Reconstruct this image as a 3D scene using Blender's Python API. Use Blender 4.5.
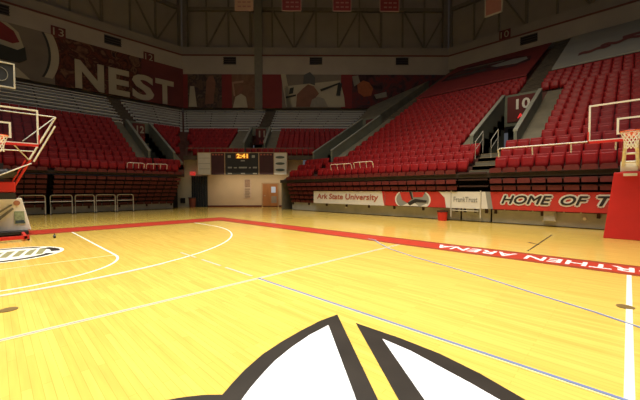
import bpy, bmesh, math, random
from mathutils import Vector, Matrix
random.seed(7)
for o in list(bpy.data.objects): bpy.data.objects.remove(o)
SC = bpy.context.scene
COL = SC.collection
# ------------------------------------------------------------------ camera
CAM = Vector((-0.107, 0.02, 1.506)); YAW, PIT, ROLL, FPX = 0.7994, -0.03234, -0.0018, 317.5
_F = Vector((math.sin(YAW), math.cos(YAW), 0)); _R = Vector((math.cos(YAW), -math.sin(YAW), 0)); _U = Vector((0, 0, 1))
CF = _F*math.cos(PIT)+_U*math.sin(PIT); _U2 = _U*math.cos(PIT)-_F*math.sin(PIT)
CR = _R*math.cos(ROLL)+_U2*math.sin(ROLL); CU = _U2*math.cos(ROLL)-_R*math.sin(ROLL)
cd = bpy.data.cameras.new('camera'); cam = bpy.data.objects.new('camera', cd); COL.objects.link(cam)
cd.sensor_width = 36; cd.lens = 36*FPX/640; cd.clip_end = 300
m3 = Matrix((CR, CU, -CF)).transposed(); cam.matrix_world = Matrix.Translation(CAM) @ m3.to_4x4()
SC.camera = cam
# ------------------------------------------------------------------ world and light
SC.view_settings.view_transform = 'Standard'; SC.view_settings.look = 'None'
SC.view_settings.exposure = 0.0; SC.view_settings.gamma = 1.0; SC.view_settings.use_curve_mapping = False
w = bpy.data.worlds.new('world'); SC.world = w; w.use_nodes = True
w.node_tree.nodes['Background'].inputs[0].default_value = (0.85, 0.88, 1.0, 1)
w.node_tree.nodes['Background'].inputs[1].default_value = 0.085
def area(name, loc, size, power, color, aim=None, spread=180):
    l = bpy.data.lights.new(name, 'AREA'); l.shape = 'RECTANGLE'; l.size = size[0]; l.size_y = size[1]
    l.energy = power; l.color = color; l.spread = math.radians(spread)
    o = bpy.data.objects.new(name, l); COL.objects.link(o); o.location = loc
    if aim is not None: o.rotation_euler = (Vector(aim)-Vector(loc)).to_track_quat('-Z', 'Y').to_euler()
    return o
area('court_light', (3.0, 6.0, 21), (16, 19), 3350, (1.0, 0.95, 0.87), (3.0, 6.0, 0), 80)
area('house_light', (8, 10, 27), (26, 26), 1150, (1.0, 0.92, 0.84), (8, 10, 0), 150)
area('stand_fill', (2, 4, 20), (6, 6), 250, (1.0, 0.84, 0.62), (20, 6, 4), 60)  # added frontal fill so upright faces catch light, no fixture modelled
# ------------------------------------------------------------------ materials
MATS = {}
def mat(name, col, rough=0.6, var=0.12, scale=3.0, metal=0.0, emit=None, spec=0.5, stretch=(1, 1, 1), alpha=None):
    if name in MATS: return MATS[name]
    m = bpy.data.materials.new(name); m.use_nodes = True; nt = m.node_tree; b = nt.nodes['Principled BSDF']
    b.inputs['Roughness'].default_value = rough; b.inputs['Metallic'].default_value = metal
    b.inputs['Specular IOR Level'].default_value = spec
    tc = nt.nodes.new('ShaderNodeTexCoord'); mp = nt.nodes.new('ShaderNodeMapping'); mp.inputs['Scale'].default_value = stretch
    nz = nt.nodes.new('ShaderNodeTexNoise'); nz.inputs['Scale'].default_value = scale; nz.inputs['Detail'].default_value = 4
    rp = nt.nodes.new('ShaderNodeValToRGB')
    rp.color_ramp.elements[0].position = 0.3; rp.color_ramp.elements[1].position = 0.7
    rp.color_ramp.elements[0].color = tuple(c*(1-var) for c in col)+(1,)
    rp.color_ramp.elements[1].color = tuple(min(1, c*(1+var)) for c in col)+(1,)
    nt.links.new(tc.outputs['Object'], mp.inputs[0]); nt.links.new(mp.outputs[0], nz.inputs['Vector'])
    nt.links.new(nz.outputs['Fac'], rp.inputs[0]); nt.links.new(rp.outputs[0], b.inputs['Base Color'])
    if emit: 
        b.inputs['Emission Color'].default_value = tuple(col)+(1,); b.inputs['Emission Strength'].default_value = emit
    if alpha is not None: b.inputs['Alpha'].default_value = alpha
    MATS[name] = m; return m
def photo_mat(name, cols, scale=0.8, seed=0.0):
    m = bpy.data.materials.new(name); m.use_nodes = True; nt = m.node_tree; b = nt.nodes['Principled BSDF']
    b.inputs['Roughness'].default_value = 0.8; b.inputs['Specular IOR Level'].default_value = 0.1
    tc = nt.nodes.new('ShaderNodeTexCoord'); mp = nt.nodes.new('ShaderNodeMapping'); mp.inputs['Location'].default_value = (seed, seed*2, 0)
    nz = nt.nodes.new('ShaderNodeTexNoise'); nz.inputs['Scale'].default_value = scale; nz.inputs['Detail'].default_value = 3
    nz.inputs['Distortion'].default_value = 1.2
    rp = nt.nodes.new('ShaderNodeValToRGB'); el = rp.color_ramp.elements
    n = len(cols)
    while len(el) < n: el.new(0.5)
    for i, c in enumerate(cols):
        el[i].position = 0.3+0.4*i/(n-1); el[i].color = tuple(c)+(1,)
    nt.links.new(tc.outputs['Object'], mp.inputs[0]); nt.links.new(mp.outputs[0], nz.inputs['Vector'])
    nt.links.new(nz.outputs['Fac'], rp.inputs[0]); nt.links.new(rp.outputs[0], b.inputs['Base Color'])
    return m
def wood_floor():
    m = bpy.data.materials.new('maple_floor'); m.use_nodes = True; nt = m.node_tree; b = nt.nodes['Principled BSDF']; L = nt.links
    tc = nt.nodes.new('ShaderNodeTexCoord'); mp = nt.nodes.new('ShaderNodeMapping'); mp.inputs['Rotation'].default_value = (0, 0, math.pi/2)
    br = nt.nodes.new('ShaderNodeTexBrick'); br.inputs['Color1'].default_value = (0.80, 0.545, 0.115, 1); br.inputs['Color2'].default_value = (0.70, 0.455, 0.088, 1)
    br.inputs['Mortar'].default_value = (0.58, 0.36, 0.06, 1); br.inputs['Scale'].default_value = 1.0; br.inputs['Brick Width'].default_value = 1.3
    br.inputs['Row Height'].default_value = 0.06; br.inputs['Mortar Size'].default_value = 0.0015; br.inputs['Bias'].default_value = -0.25
    L.new(tc.outputs['Object'], mp.inputs[0]); L.new(mp.outputs[0], br.inputs['Vector'])
    m2 = nt.nodes.new('ShaderNodeMapping'); m2.inputs['Scale'].default_value = (9, 0.7, 1)
    nz = nt.nodes.new('ShaderNodeTexNoise'); nz.inputs['Scale'].default_value = 1.6; nz.inputs['Detail'].default_value = 5
    L.new(tc.outputs['Object'], m2.inputs[0]); L.new(m2.outputs[0], nz.inputs['Vector'])
    mr = nt.nodes.new('ShaderNodeMapRange'); mr.inputs[1].default_value = 0.3; mr.inputs[2].default_value = 0.7; mr.inputs[3].default_value = 0.90; mr.inputs[4].default_value = 1.07
    L.new(nz.outputs['Fac'], mr.inputs[0])
    mx = nt.nodes.new('ShaderNodeMix'); mx.data_type = 'RGBA'; mx.blend_type = 'MULTIPLY'; mx.inputs[0].default_value = 1
    L.new(br.outputs['Color'], mx.inputs[6]); L.new(mr.outputs[0], mx.inputs[7]); L.new(mx.outputs[2], b.inputs['Base Color'])
    b.inputs['Roughness'].default_value = 0.13; b.inputs['Specular IOR Level'].default_value = 0.5
    return m
M_floor = wood_floor()
M_white = mat('white_paint', (0.85, 0.84, 0.78), 0.4, 0.03)
M_linew = mat('line_white', (0.86, 0.85, 0.72), 0.35, 0.03)
M_black = mat('black_paint', (0.028, 0.022, 0.016), 0.4, 0.2)
M_red = mat('court_red', (0.50, 0.045, 0.022), 0.35, 0.06)
M_dred = mat('court_dark_red', (0.30, 0.055, 0.02), 0.35, 0.06)
M_blue = mat('line_blue_grey', (0.17, 0.22, 0.42), 0.4, 0.05)
M_tape = mat('brown_plate', (0.20, 0.13, 0.04), 0.4, 0.2)
M_seat = mat('seat_red', (0.285, 0.009, 0.010), 0.5, 0.12, 1.5, spec=.3)
M_seat2 = mat('seat_pan_red', (0.31, 0.011, 0.012), 0.45, 0.12, 1.5, spec=.35)
M_iron = mat('seat_iron', (0.05, 0.035, 0.03), 0.5, 0.1)
M_conc = mat('terrace_concrete', (0.135, 0.055, 0.04), 0.9, 0.25, 0.8)
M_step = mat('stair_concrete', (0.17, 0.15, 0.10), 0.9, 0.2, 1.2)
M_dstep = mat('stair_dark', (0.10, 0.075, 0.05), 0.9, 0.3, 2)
M_nose = mat('step_nosing', (0.42, 0.33, 0.18), 0.7, 0.1)
M_para = mat('parapet_grey_green', (0.145, 0.16, 0.12), 0.8, 0.15, 1)
M_cap = mat('parapet_cap', (0.24, 0.24, 0.19), 0.7, 0.1)
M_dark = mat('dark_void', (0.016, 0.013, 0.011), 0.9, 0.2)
M_beam = mat('beam_concrete', (0.36, 0.32, 0.27), 0.9, 0.08, 0.4)
M_beamr = mat('beam_red_line', (0.15, 0.045, 0.03), 0.8, 0.1)
M_upper = mat('upper_wall', (0.26, 0.235, 0.20), 0.9, 0.08, 0.5)
M_stud = mat('upper_stud', (0.165, 0.145, 0.115), 0.9, 0.1)
M_alu = mat('bench_aluminium', (0.60, 0.60, 0.53), 0.5, 0.08, 1, 0.1)
M_bdark = mat('bench_terrace', (0.028, 0.02, 0.016), 0.9, 0.2, 1)
M_rail = mat('rail_steel', (0.62, 0.60, 0.50), 0.35, 0.05, 3, 0.2)
M_railw = mat('rail_white', (0.8, 0.76, 0.66), 0.4, 0.03)
M_bmar = mat('bleacher_maroon', (0.115, 0.013, 0.012), 0.5, 0.15, 2)
M_bblk = mat('bleacher_dark', (0.04, 0.015, 0.013), 0.7, 0.2)
M_base = mat('bleacher_base_grey', (0.42, 0.42, 0.36), 0.7, 0.15, 1.5)
M_cream = mat('cream_wall', (0.62, 0.47, 0.31), 0.8, 0.06, 0.7)
M_cream2 = mat('cream_pillar', (0.66, 0.62, 0.46), 0.8, 0.06, 0.7)
M_banw = mat('banner_white', (0.68, 0.66, 0.58), 0.6, 0.04)
M_banr = mat('banner_red', (0.50, 0.03, 0.02), 0.6, 0.06)
M_bang = mat('banner_grey', (0.25, 0.25, 0.22), 0.6, 0.06)
M_bant = mat('banner_dull_red_text', (0.38, 0.10, 0.06), 0.6, 0.06)
M_pad = mat('pad_red', (0.62, 0.022, 0.016), 0.45, 0.05, 2)
M_padk = mat('pad_black', (0.02, 0.017, 0.016), 0.5, 0.1)
M_hoop = mat('hoop_orange', (0.85, 0.14, 0.03), 0.35, 0.05)
M_net = mat('net_white', (0.88, 0.85, 0.72), 0.7, 0.03)
M_frame = mat('board_frame_white', (0.82, 0.80, 0.68), 0.4, 0.03)
M_door = mat('door_wood', (0.40, 0.16, 0.05), 0.5, 0.2, 2, stretch=(1, 1, .2))
M_navy = mat('curtain_navy', (0.025, 0.03, 0.035), 0.8, 0.2)
M_sbk = mat('scoreboard_black', (0.02, 0.022, 0.024), 0.5, 0.1)
M_sbm = mat('scoreboard_maroon', (0.05, 0.012, 0.016), 0.5, 0.1)
M_sbt = mat('scoreboard_text', (0.35, 0.36, 0.33), 0.6, 0.05)
M_amber = mat('amber_digits', (1.0, 0.50, 0.06), 0.5, 0.02, emit=1.1)
M_amberd = mat('amber_panel', (0.35, 0.10, 0.01), 0.5, 0.02, emit=0.35)
M_exit = mat('exit_red', (0.9, 0.03, 0.03), 0.5, 0.02, emit=0.5)
M_glass = mat('window_glass', (0.45, 0.5, 0.6), 0.2, 0.05, emit=0.3)
M_murw = mat('mural_offwhite', (0.40, 0.36, 0.26), 0.85, 0.08, 0.6)
M_murt = mat('mural_taupe', (0.18, 0.15, 0.115), 0.85, 0.1, 0.6)
M_murr = mat('mural_red', (0.19, 0.02, 0.02), 0.85, 0.12, 0.6)
M_murdr = mat('mural_dark_red', (0.115, 0.02, 0.018), 0.85, 0.2, 0.6)
M_murk = mat('mural_black', (0.03, 0.032, 0.026), 0.85, 0.2, 0.6)
M_murs = mat('mural_silver', (0.30, 0.29, 0.24), 0.85, 0.08, 0.4)
M_skin = mat('mural_skin', (0.20, 0.09, 0.055), 0.85, 0.15, 1)
P_crowd = photo_mat('mural_crowd', [(0.03, 0.014, 0.012), (0.13, 0.04, 0.025), (0.05, 0.02, 0.018), (0.19, 0.095, 0.055), (0.035, 0.02, 0.02)], 0.9, 3)
P_team = photo_mat('mural_team', [(0.03, 0.03, 0.025), (0.12, 0.08, 0.055), (0.05, 0.035, 0.035), (0.17, 0.13, 0.09)], 0.9, 11)
P_tan = photo_mat('mural_tan', [(0.14, 0.07, 0.045), (0.20, 0.115, 0.07), (0.16, 0.08, 0.05)], 0.5, 5)
P_purple = photo_mat('mural_purple', [(0.03, 0.018, 0.02), (0.07, 0.035, 0.04), (0.14, 0.03, 0.03), (0.05, 0.04, 0.05)], 0.7, 8)
# ------------------------------------------------------------------ helpers
def bm_new(): return bmesh.new()
def finish(name, bm, m, parent=None, smooth=False, bevel=0):
    me = bpy.data.meshes.new(name); bmesh.ops.recalc_face_normals(bm, faces=bm.faces); bm.to_mesh(me); bm.free()
    me.materials.append(m)
    o = bpy.data.objects.new(name, me); COL.objects.link(o)
    if parent: o.parent = parent
    if smooth:
        for p in me.polygons: p.use_smooth = True
    if bevel:
        b = o.modifiers.new('bevel', 'BEVEL'); b.width = bevel; b.segments = 2; b.limit_method = 'ANGLE'
    return o
def hexa(bm, P):   # 8 points: bottom 4 (ccw), top 4
    v = [bm.verts.new(p) for p in P]
    for f in ((0, 1, 2, 3), (7, 6, 5, 4), (0, 4, 5, 1), (1, 5, 6, 2), (2, 6, 7, 3), (3, 7, 4, 0)): bm.faces.new([v[i] for i in f])
def bx(bm, x0, x1, y0, y1, z0, z1):
    hexa(bm, [(x0, y0, z0), (x1, y0, z0), (x1, y1, z0), (x0, y1, z0), (x0, y0, z1), (x1, y0, z1), (x1, y1, z1), (x0, y1, z1)])
def tube(bm, pts, r, seg=8):
    pts = [Vector(p) for p in pts]
    rings = []
    for i, p in enumerate(pts):
        a = pts[max(i-1, 0)]; b = pts[min(i+1, len(pts)-1)]; d = (b-a).normalized()
        u = d.cross(Vector((0, 0, 1)))
        if u.length < 1e-3: u = d.cross(Vector((1, 0, 0)))
        u.normalize(); v = d.cross(u)
        rings.append([bm.verts.new(p+u*r*math.cos(2*math.pi*k/seg)+v*r*math.sin(2*math.pi*k/seg)) for k in range(seg)])
    for a, b in zip(rings, rings[1:]):
        for k in range(seg): bm.faces.new((a[k], a[(k+1) % seg], b[(k+1) % seg], b[k]))
    bm.faces.new(rings[0][::-1]); bm.faces.new(rings[-1])
def prism(bm, poly, z0, z1, fn=None):   # poly = list of (a,b); fn maps (a,b,c)->xyz
    fn = fn or (lambda a, b, c: (a, b, c))
    lo = [bm.verts.new(fn(a, b, z0)) for a, b in poly]; hi = [bm.verts.new(fn(a, b, z1)) for a, b in poly]
    n = len(poly)
    bm.faces.new(lo[::-1]); bm.faces.new(hi)
    for i in range(n): bm.faces.new((lo[i], lo[(i+1) % n], hi[(i+1) % n], hi[i]))
def thing(name, label, cat, loc=(0, 0, 0), group=None, rotz=0):
    o = bpy.data.objects.new(name, None); COL.objects.link(o); o.location = loc; o.rotation_euler = (0, 0, rotz)
    o.empty_display_size = 0.3
    tag(o, label, cat, group); return o
def tag(o, label, cat, group=None, kind=None):
    o['label'] = label; o['category'] = cat
    if group: o['group'] = group
    if kind: o['kind'] = kind
    return o
def struct(o): o['kind'] = 'structure'; return o
def local(root, bm):   # world-coordinate bmesh into the root's frame
    mi = (Matrix.Translation(root.location) @ Matrix.Rotation(root.rotation_euler.z, 4, 'Z')).inverted()
    bmesh.ops.transform(bm, matrix=mi, verts=bm.verts)
def part(name, bm, m, root, **k):
    local(root, bm); return finish(name, bm, m, root, **k)
def text_bm(body, w, h, depth=0.01, shear=0.0, bold=0.0):
    c = bpy.data.curves.new('t', 'FONT'); c.body = body; c.size = 1; c.extrude = 0.5; c.shear = shear; c.offset = bold; c.space_character = 1.0+2.4*bold
    c.resolution_u = 3
    o = bpy.data.objects.new('t', c); COL.objects.link(o)
    dg = bpy.context.evaluated_depsgraph_get(); me = bpy.data.meshes.new_from_object(o.evaluated_get(dg))
    bm = bm_new(); bm.from_mesh(me); bpy.data.objects.remove(o); bpy.data.meshes.remove(me); bpy.data.curves.remove(c)
    xs = [v.co.x for v in bm.verts]; ys = [v.co.y for v in bm.verts]
    x0, x1, y0, y1 = min(xs), max(xs), min(ys), max(ys)
    for v in bm.verts: v.co = Vector(((v.co.x-x0)/(x1-x0)*w, (v.co.y-y0)/(y1-y0)*h, v.co.z*depth))
    return bm
def heavy(bm, b):
    src = bpy.data.meshes.new('h'); bm.to_mesh(src); 
    for k in range(8):
        n0 = len(bm.verts); bm.from_mesh(src); bm.verts.ensure_lookup_table()
        bmesh.ops.translate(bm, vec=(b*math.cos(k*math.pi/4), b*math.sin(k*math.pi/4), .0005*(k+1)), verts=bm.verts[n0:])
    bpy.data.meshes.remove(src); return bm
def basis(org, X, Y, Z):
    m = Matrix((Vector(X), Vector(Y), Vector(Z))).transposed().to_4x4(); m.translation = Vector(org); return m
# --------------------------------------------------------------- bowl facets
S2 = math.sqrt(.5)
class Facet:
    def __init__(s, n, s0, ztop, nrow):
        s.n = Vector(n); s.t = Vector((0, 0, 1)).cross(s.n); s.s0 = s0; s.ztop = ztop; s.nrow = nrow
    def P(s, l, d, z): return s.n*d + s.t*l + Vector((0, 0, z))
    def zp(s, d): return s.ztop - .56*(40-d)
    def rot(s): return math.atan2(s.n.y, s.n.x) - math.pi/2
FR = Facet((1, 0, 0), 15.2, 16.5, 17)
FL = Facet((0, 1, 0), 24.6, 11.73, 11)
FD = Facet((S2, S2, 0), 27.6, 11.73, 7)
def fbox(bm, F, l0, l1, s0, s1, z0, z1, l0b=None, l1b=None):
    l0b = l0 if l0b is None else l0b; l1b = l1 if l1b is None else l1b
    hexa(bm, [F.P(l0, s0, z0), F.P(l1, s0, z0), F.P(l1b, s1, z0), F.P(l0b, s1, z0), F.P(l0, s0, z1), F.P(l1, s0, z1), F.P(l1b, s1, z1), F.P(l0b, s1, z1)])
def framp(bm, F, l0, l1, s0, s1, zt0, zt1, zb0, zb1):
    hexa(bm, [F.P(l0, s0, zb0), F.P(l1, s0, zb0), F.P(l1, s1, zb1), F.P(l0, s1, zb1), F.P(l0, s0, zt0), F.P(l1, s0, zt0), F.P(l1, s1, zt1), F.P(l0, s1, zt1)])
def ftext(F, body, l_left, l_right, s, z0, z1, root, m, name='lettering', hv=0, **k):
    bm = text_bm(body, l_left-l_right, z1-z0, **k)
    if hv: heavy(bm, hv)
    bmesh.ops.transform(bm, matrix=basis(F.P(l_left, s, z0), -F.t, (0, 0, 1), -F.n), verts=bm.verts)
    return part(name, bm, m, root)
def l_of(F, u, s, v=95):
    d = CF+CR*(u-320)/FPX+CU*(200-v)/FPX; n = F.n; k = (s-CAM.dot(n))/d.dot(n); return (CAM+d*k).dot(F.t)
def lD(u): return l_of(FD, u, 39.5)
TREAD = .45   # tread lies this far under the seat-top plane
# ================================================================== STRUCTURE
# floor
bm = bm_new(); bx(bm, -14, 32, -14, 40, -0.2, 0); floor = struct(finish('floor', bm, M_floor)) 
def on_floor(name, m, z=0.002):
    return lambda poly, h=z: _pf(name, m, poly, h)
def _pf(name, m, poly, h):
    bm = bm_new()
    if isinstance(poly[0][0], (list, tuple)):
        for p in poly: prism(bm, p, 0.0005, h)
    else: prism(bm, poly, 0.0005, h)
    return finish(name, bm, m, floor)
def strip(pts, wd):
    out = []
    for a, b in zip(pts, pts[1:]):
        d = Vector((b[0]-a[0], b[1]-a[1])); d.normalize(); n = Vector((-d.y, d.x))*wd/2
        out.append([(a[0]+n.x, a[1]+n.y), (a[0]-n.x, a[1]-n.y), (b[0]-n.x, b[1]-n.y), (b[0]+n.x, b[1]+n.y)])
    return out
def arc(cx, cy, r, a0, a1, n=40): return [(cx+r*math.cos(a0+(a1-a0)*i/n), cy+r*math.sin(a0+(a1-a0)*i/n)) for i in range(n+1)]
# red border stripe
_pf('boundary_stripe', M_dred, [[(7.62, -7), (8.65, -7), (8.65, 16.1), (7.62, 14.33)], [(7.62, 14.33), (8.65, 16.1), (-9, 16.1), (-9, 14.33)]], 0.002)
_pf('boundary_stripe_centre', M_red, [[(7.78, -7), (8.49, -7), (8.49, 15.9), (7.78, 14.53)], [(7.78, 14.53), (8.49, 15.9), (-9, 15.9), (-9, 14.53)]], 0.0032)
def floor_text(body, org, X, Y, w, h, m, **k):
    bm = text_bm(body, w, h, depth=0.002, **k)
    bmesh.ops.transform(bm, matrix=basis(org, X, Y, (0, 0, 1)), verts=bm.verts); return finish('floor_lettering', bm, m, floor)
floor_text('ARENA', (8.36, 1.84, .0042), (0, 1, 0), (-1, 0, 0), 1.84, .46, M_white, bold=.02)
floor_text('NORTHEN', (8.36, -.98, .0042), (0, 1, 0), (-1, 0, 0), 2.62, .46, M_white, bold=.02)
# court lines
pf = lambda name, m, polys, h=0.0042: _pf(name, m, polys, h)
M_pale = mat('line_pale_yellow', (.86, .76, .36), .35, .03)
pf('half_court_line', M_linew, [[(1.2, -.045), (7.62, -.045), (7.62, .015), (1.2, .015)]])
pf('free_throw_lane', M_linew, strip([(1.83, 14.33), (1.83, 8.54)], .05))
pf('free_throw_line', mat('line_faint', (0.84, 0.72, 0.36), .35, .03), strip([(1.83, 8.54), (-1.83, 8.54)], .04), .003)
pf('free_throw_circle', M_linew, strip(arc(0, 8.54, 1.83, 0, -math.pi), .05))
tp = [(6.30, 14.33), (6.30, 12.73)] + arc(0, 12.73, 6.30, 0, -math.pi*.62, 60)
pf('three_point_line', M_linew, strip(tp, .05))
pf('three_point_inner_line', mat('line_grey', (0.50, 0.46, 0.30), .35, .03), strip(arc(0, 12.73, 6.36, -1.2, -math.pi*.62, 30), .04), .0046)
pf('volleyball_attack_line', M_blue, strip([(3.0, 4.53), (3.0, -5)], .035), .0056)
pf('volleyball_attack_line_edge', M_pale, strip([(2.965, 4.53), (2.965, -5)], .02), .005)
pf('volleyball_dashed_line', mat('line_pale', (0.60, 0.52, 0.36), .35, .03), strip([(3.0, 4.7), (3.0, 5.6)], .05)+strip([(3.0, 5.8), (3.0, 6.6)], .05)+strip([(3.0, 6.9), (3.0, 7.7)], .05), .005)
pf('volleyball_side_line', mat('line_purple_grey', (0.36, 0.32, 0.34), .35, .03), strip([(-5, 4.5), (7.6, 4.5)], .034), .0056)
pf('volleyball_side_line_edge', M_pale, strip([(-5, 4.53), (7.6, 4.53)], .022)+strip([(-5, 4.47), (7.6, 4.47)], .022), .0048)
bl = [(7.9, 5.75), (7.78, 5.42), (7.35, 4.95), (6.87, 4.33), (6.4, 3.4), (6.05, 2.52), (5.74, 1.82), (5.29, .92), (5.0, .3), (4.75, -.12), (4.4, -.8)]
pf('practice_arc_line', M_blue, strip(bl, .035), .0052)
pf('practice_arc_line_edge', M_pale, strip([(a+.025, b-.012) for a, b in bl], .012), .0050)
for c in ((5.49, .02), (-.01, 5.59)):
    pf('socket_plate', M_tape, [arc(c[0], c[1], .09, 0, 2*math.pi, 20)[:-1]], .008)
pf('tape_mark', M_black, strip([(8.97, 1.76), (12.7, 1.81)], .03)+strip([(10.2, 1.75), (10.5, 2.05)], .05), .004)
# lane emblem: white disc with broken black ring
pf('emblem_disc', M_linew, [arc(0, 10.42, 1.12, 0, 2*math.pi, 48)[:-1]], .003)
em = []
for a0, a1 in ((-.25, .55), (.75, 1.9), (2.2, 3.0), (3.3, 4.2), (4.35, 5.75)):
    o_ = arc(0, 10.42, 1.04, a0, a1, 10); i_ = arc(0, 10.42, .86, a0, a1, 10); em.append(o_+i_[::-1])
pf('emblem_ring', M_black, em, .004)
em = []
for q in range(7):
    x = -.66+q*.2; em.append([(x, 9.95+.05*(q % 2)), (x+.12, 9.95), (x+.3, 10.85), (x+.16, 10.9-.06*(q % 3))])
pf('emblem_strokes', mat('emblem_olive', (0.28, 0.26, 0.12), .4, .1), em, .004)
# centre emblem: two pointed white shapes in heavy black outline
outer1 = [(2.75, 2.51), (2.47, 2.53), (2.14, 2.50), (1.82, 2.45), (1.57, 2.39), (1.32, 2.29), (1.15, 2.20), (1.03, 2.13), (0.94, 2.22), (0.83, 2.30), (0.71, 2.37), (.40, 2.50), (-.1, 2.3), (-.5, 1.9), (-.5, .9), (.6, -.05), (1.78, 1.28)]
inner1 = [(2.45, 2.38), (2.15, 2.36), (1.85, 2.30), (1.58, 2.22), (1.38, 2.13), (1.22, 2.05), (1.10, 1.98), (.8, 1.6), (.6, 1.0), (.75, .30), (1.67, 1.39)]
outer2 = [(2.71, 2.20), (2.73, 1.65), (2.71, 1.23), (2.63, 0.86), (2.56, 0.66), (2.51, 0.52), (2.3, .1), (1.9, -.4), (1.3, -.8), (.8, -.3), (1.88, 1.17)]
inner2 = [(2.59, 1.77), (2.57, 1.45), (2.50, 1.14), (2.44, 0.87), (2.38, 0.65), (2.1, .2), (1.6, -.3), (1.25, -.2), (2.01, 1.04)]
pf('centre_emblem_outline', M_black, [outer1, outer2], .003)
pf('centre_emblem_fill', mat('emblem_white', (.97, .97, .98), .4, .01), [inner1, inner2], .004)
# ceiling and upper shell
def oct_l(s): return .4142*s
bm = bm_new(); bx(bm, -22, 46, -18, 46, 30, 30.4); struct(finish('ceiling', bm, M_upper))
RANGE = {'right': (FR, -16, oct_l(40)), 'corner': (FD, -oct_l(40), oct_l(40)), 'left': (FL, -oct_l(40), 16)}
for side, (F, la, lb) in RANGE.items():
    k = 1.0
    # beam
    zb = 16.2 
    bm = bm_new(); fbox(bm, F, la, lb, 39.6, 40.6, {'right': 16.3, 'left': 16.2, 'corner': 15.65}[side], 18.0)
    beam = struct(finish('trim_beam_'+side, bm, M_beam))
    bm = bm_new(); fbox(bm, F, la, lb, 39.52, 39.6, 17.93, 18.08); finish('red_edge', bm, M_beamr, beam)
    bm = bm_new(); fbox(bm, F, la, lb, 39.8, 41, 18.08, 19.1); struct(finish('trim_ledge_'+side, bm, M_upper))
    bm = bm_new(); fbox(bm, F, la-.4, lb+.4, 41, 41.4, 8, 30); wl = struct(finish('wall_'+side, bm, M_upper))
    bm = bm_new(); fbox(bm, F, la, lb, 40.55, 41, 18.95, 19.35); fbox(bm, F, la, lb, 40.6, 41, 24.0, 24.4); finish('steel_chord', bm, M_stud, wl)
    n = int((lb-la)/2.55)
    for i in range(n+1):
        l = la+(lb-la)*i/n
        bm = bm_new(); wd = .16 if i % 3 else .26; fbox(bm, F, l-wd/2, l+wd/2, 40.75, 41, 19.3, 30); finish('steel_stud', bm, M_stud, wl)
        if i < n and i % 3 != 2:
            l2 = la+(lb-la)*(i+1)/n; a, b = (l, l2) if i % 2 else (l2, l)
            bm = bm_new(); tube(bm, [F.P(a, 40.7, 19.3), F.P(b, 40.7, 24.2)], .1, 6); finish('diagonal_brace', bm, M_stud, wl)
# columns on the corner wall
bm = bm_new(); fbox(bm, FD, lD(262.5), lD(255), 39.35, 39.7, 11.0, 26); struct(finish('trim_column', bm, mat('column_grey', (.17, .165, .13), .9, .08)))
for F, l in ((FD, 16.3), (FD, -16.3)):
    bm = bm_new(); fbox(bm, F, l-.25, l+.25, 40.3, 40.8, 18, 30); struct(finish('trim_corner_column', bm, M_stud))
# terraces ---------------------------------------------------------
R_l = lambda s: 19.0 if s < 25.2 else 16.6
D_r = lambda s: 27.6-s
VOM = {  # inner lo, inner hi, band lo, band hi, s front, s back
    'R1': (FR, 4.05, 5.9, 3.1, 6.7, 17.4, 23.1), 'R2': (FR, 16.1, 17.9, 15.2, 18.4, 17.6, 24.0),
    'L': (FL, -10.0, -8.3, -10.8, -7.5, 26.2, 31.8), 'D': (FD, 4.7, 6.4, 3.7, 8.0, 28.4, 32.0)}
BEND = {'R1': 25.0, 'R2': 25.2, 'L': 33.2, 'D': 33.2}
def segs(lo, hi, cuts):
    out = []; cur = lo
    for a, b in sorted(cuts):
        if b <= lo or a >= hi: continue
        if a > cur: out.append((cur, a))
        cur = max(cur, b)
    if cur < hi: out.append((cur, hi))
    return out
def terrace(name, F, s_end, lo, hi, voms, m, depth=.8):
    bm = bm_new(); s = F.s0
    while s < s_end-1e-3:
        s1 = min(s+depth, s_end); z = F.zp(s)-TREAD
        cuts = [(v[1], v[2]) for v in voms if v[5] <= s+.3 < v[6]]
        for a, b in segs(lo(s), hi(s), cuts):
            ab = lo(s1) if a == lo(s) else a; bb = hi(s1) if b == hi(s) else b
            fbox(bm, F, a, b, s, s1+.02, max(z-.9, F.zp(F.s0)-TREAD-.12), z, ab, bb)
        s = s1
    return struct(finish(name, bm, m))
terrace('floor_terrace_right', FR, 40, lambda s: -9, R_l, [VOM['R1'], VOM['R2']], M_conc)
terrace('floor_terrace_left', FL, 40, lambda s: -oct_l(s), lambda s: 6, [VOM['L']], M_conc)
terrace('floor_terrace_corner', FD, 40, D_r, oct_l, [VOM['D']], M_conc)
bm = bm_new(); fbox(bm, FR, -9, 18.9, 16.6, 16.8, 0, 2.05); struct(finish('wall_light_block_right', bm, M_dark))  # added dark closure, stops world light leaking between the bleacher banks
bm = bm_new(); fbox(bm, FL, -11, 6, 28.0, 28.2, 0, 2.6); struct(finish('wall_light_block_left', bm, M_dark))  # same added blocker, hides the bright world beneath the left stand
# end wall under the right stand's free edge + concrete ramp wall beside corner benches
bm = bm_new()
for l, s0, s1 in ((18.85, 15.2, 25.2), (16.45, 25.2, 40)):
    framp(bm, FR, l, l+.15, s0, s1, FR.zp(s0)-.45, FR.zp(s1)-.45, 0, 0)
struct(finish('wall_stand_end', bm, M_step))
bm = bm_new()
A = FD.P(-3.6, 33.4, 8.0); B = FD.P(-6.8, 39.7, 11.9); C_ = Vector((38.2, 18.0, 15.2)); D_ = Vector((27.8, 19.3, 8.9)); dn = Vector((0, 0, -1.0))
v = [bm.verts.new(p) for p in (A+dn, D_+dn, C_+dn, B+dn, A, D_, C_, B)]
for f in ((0, 3, 2), (0, 2, 1), (4, 5, 6), (4, 6, 7), (0, 1, 5, 4), (1, 2, 6, 5), (2, 3, 7, 6), (3, 0, 4, 7)): bm.faces.new([v[i] for i in f])
struct(finish('wall_corner_ramp', bm, M_step))
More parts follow.
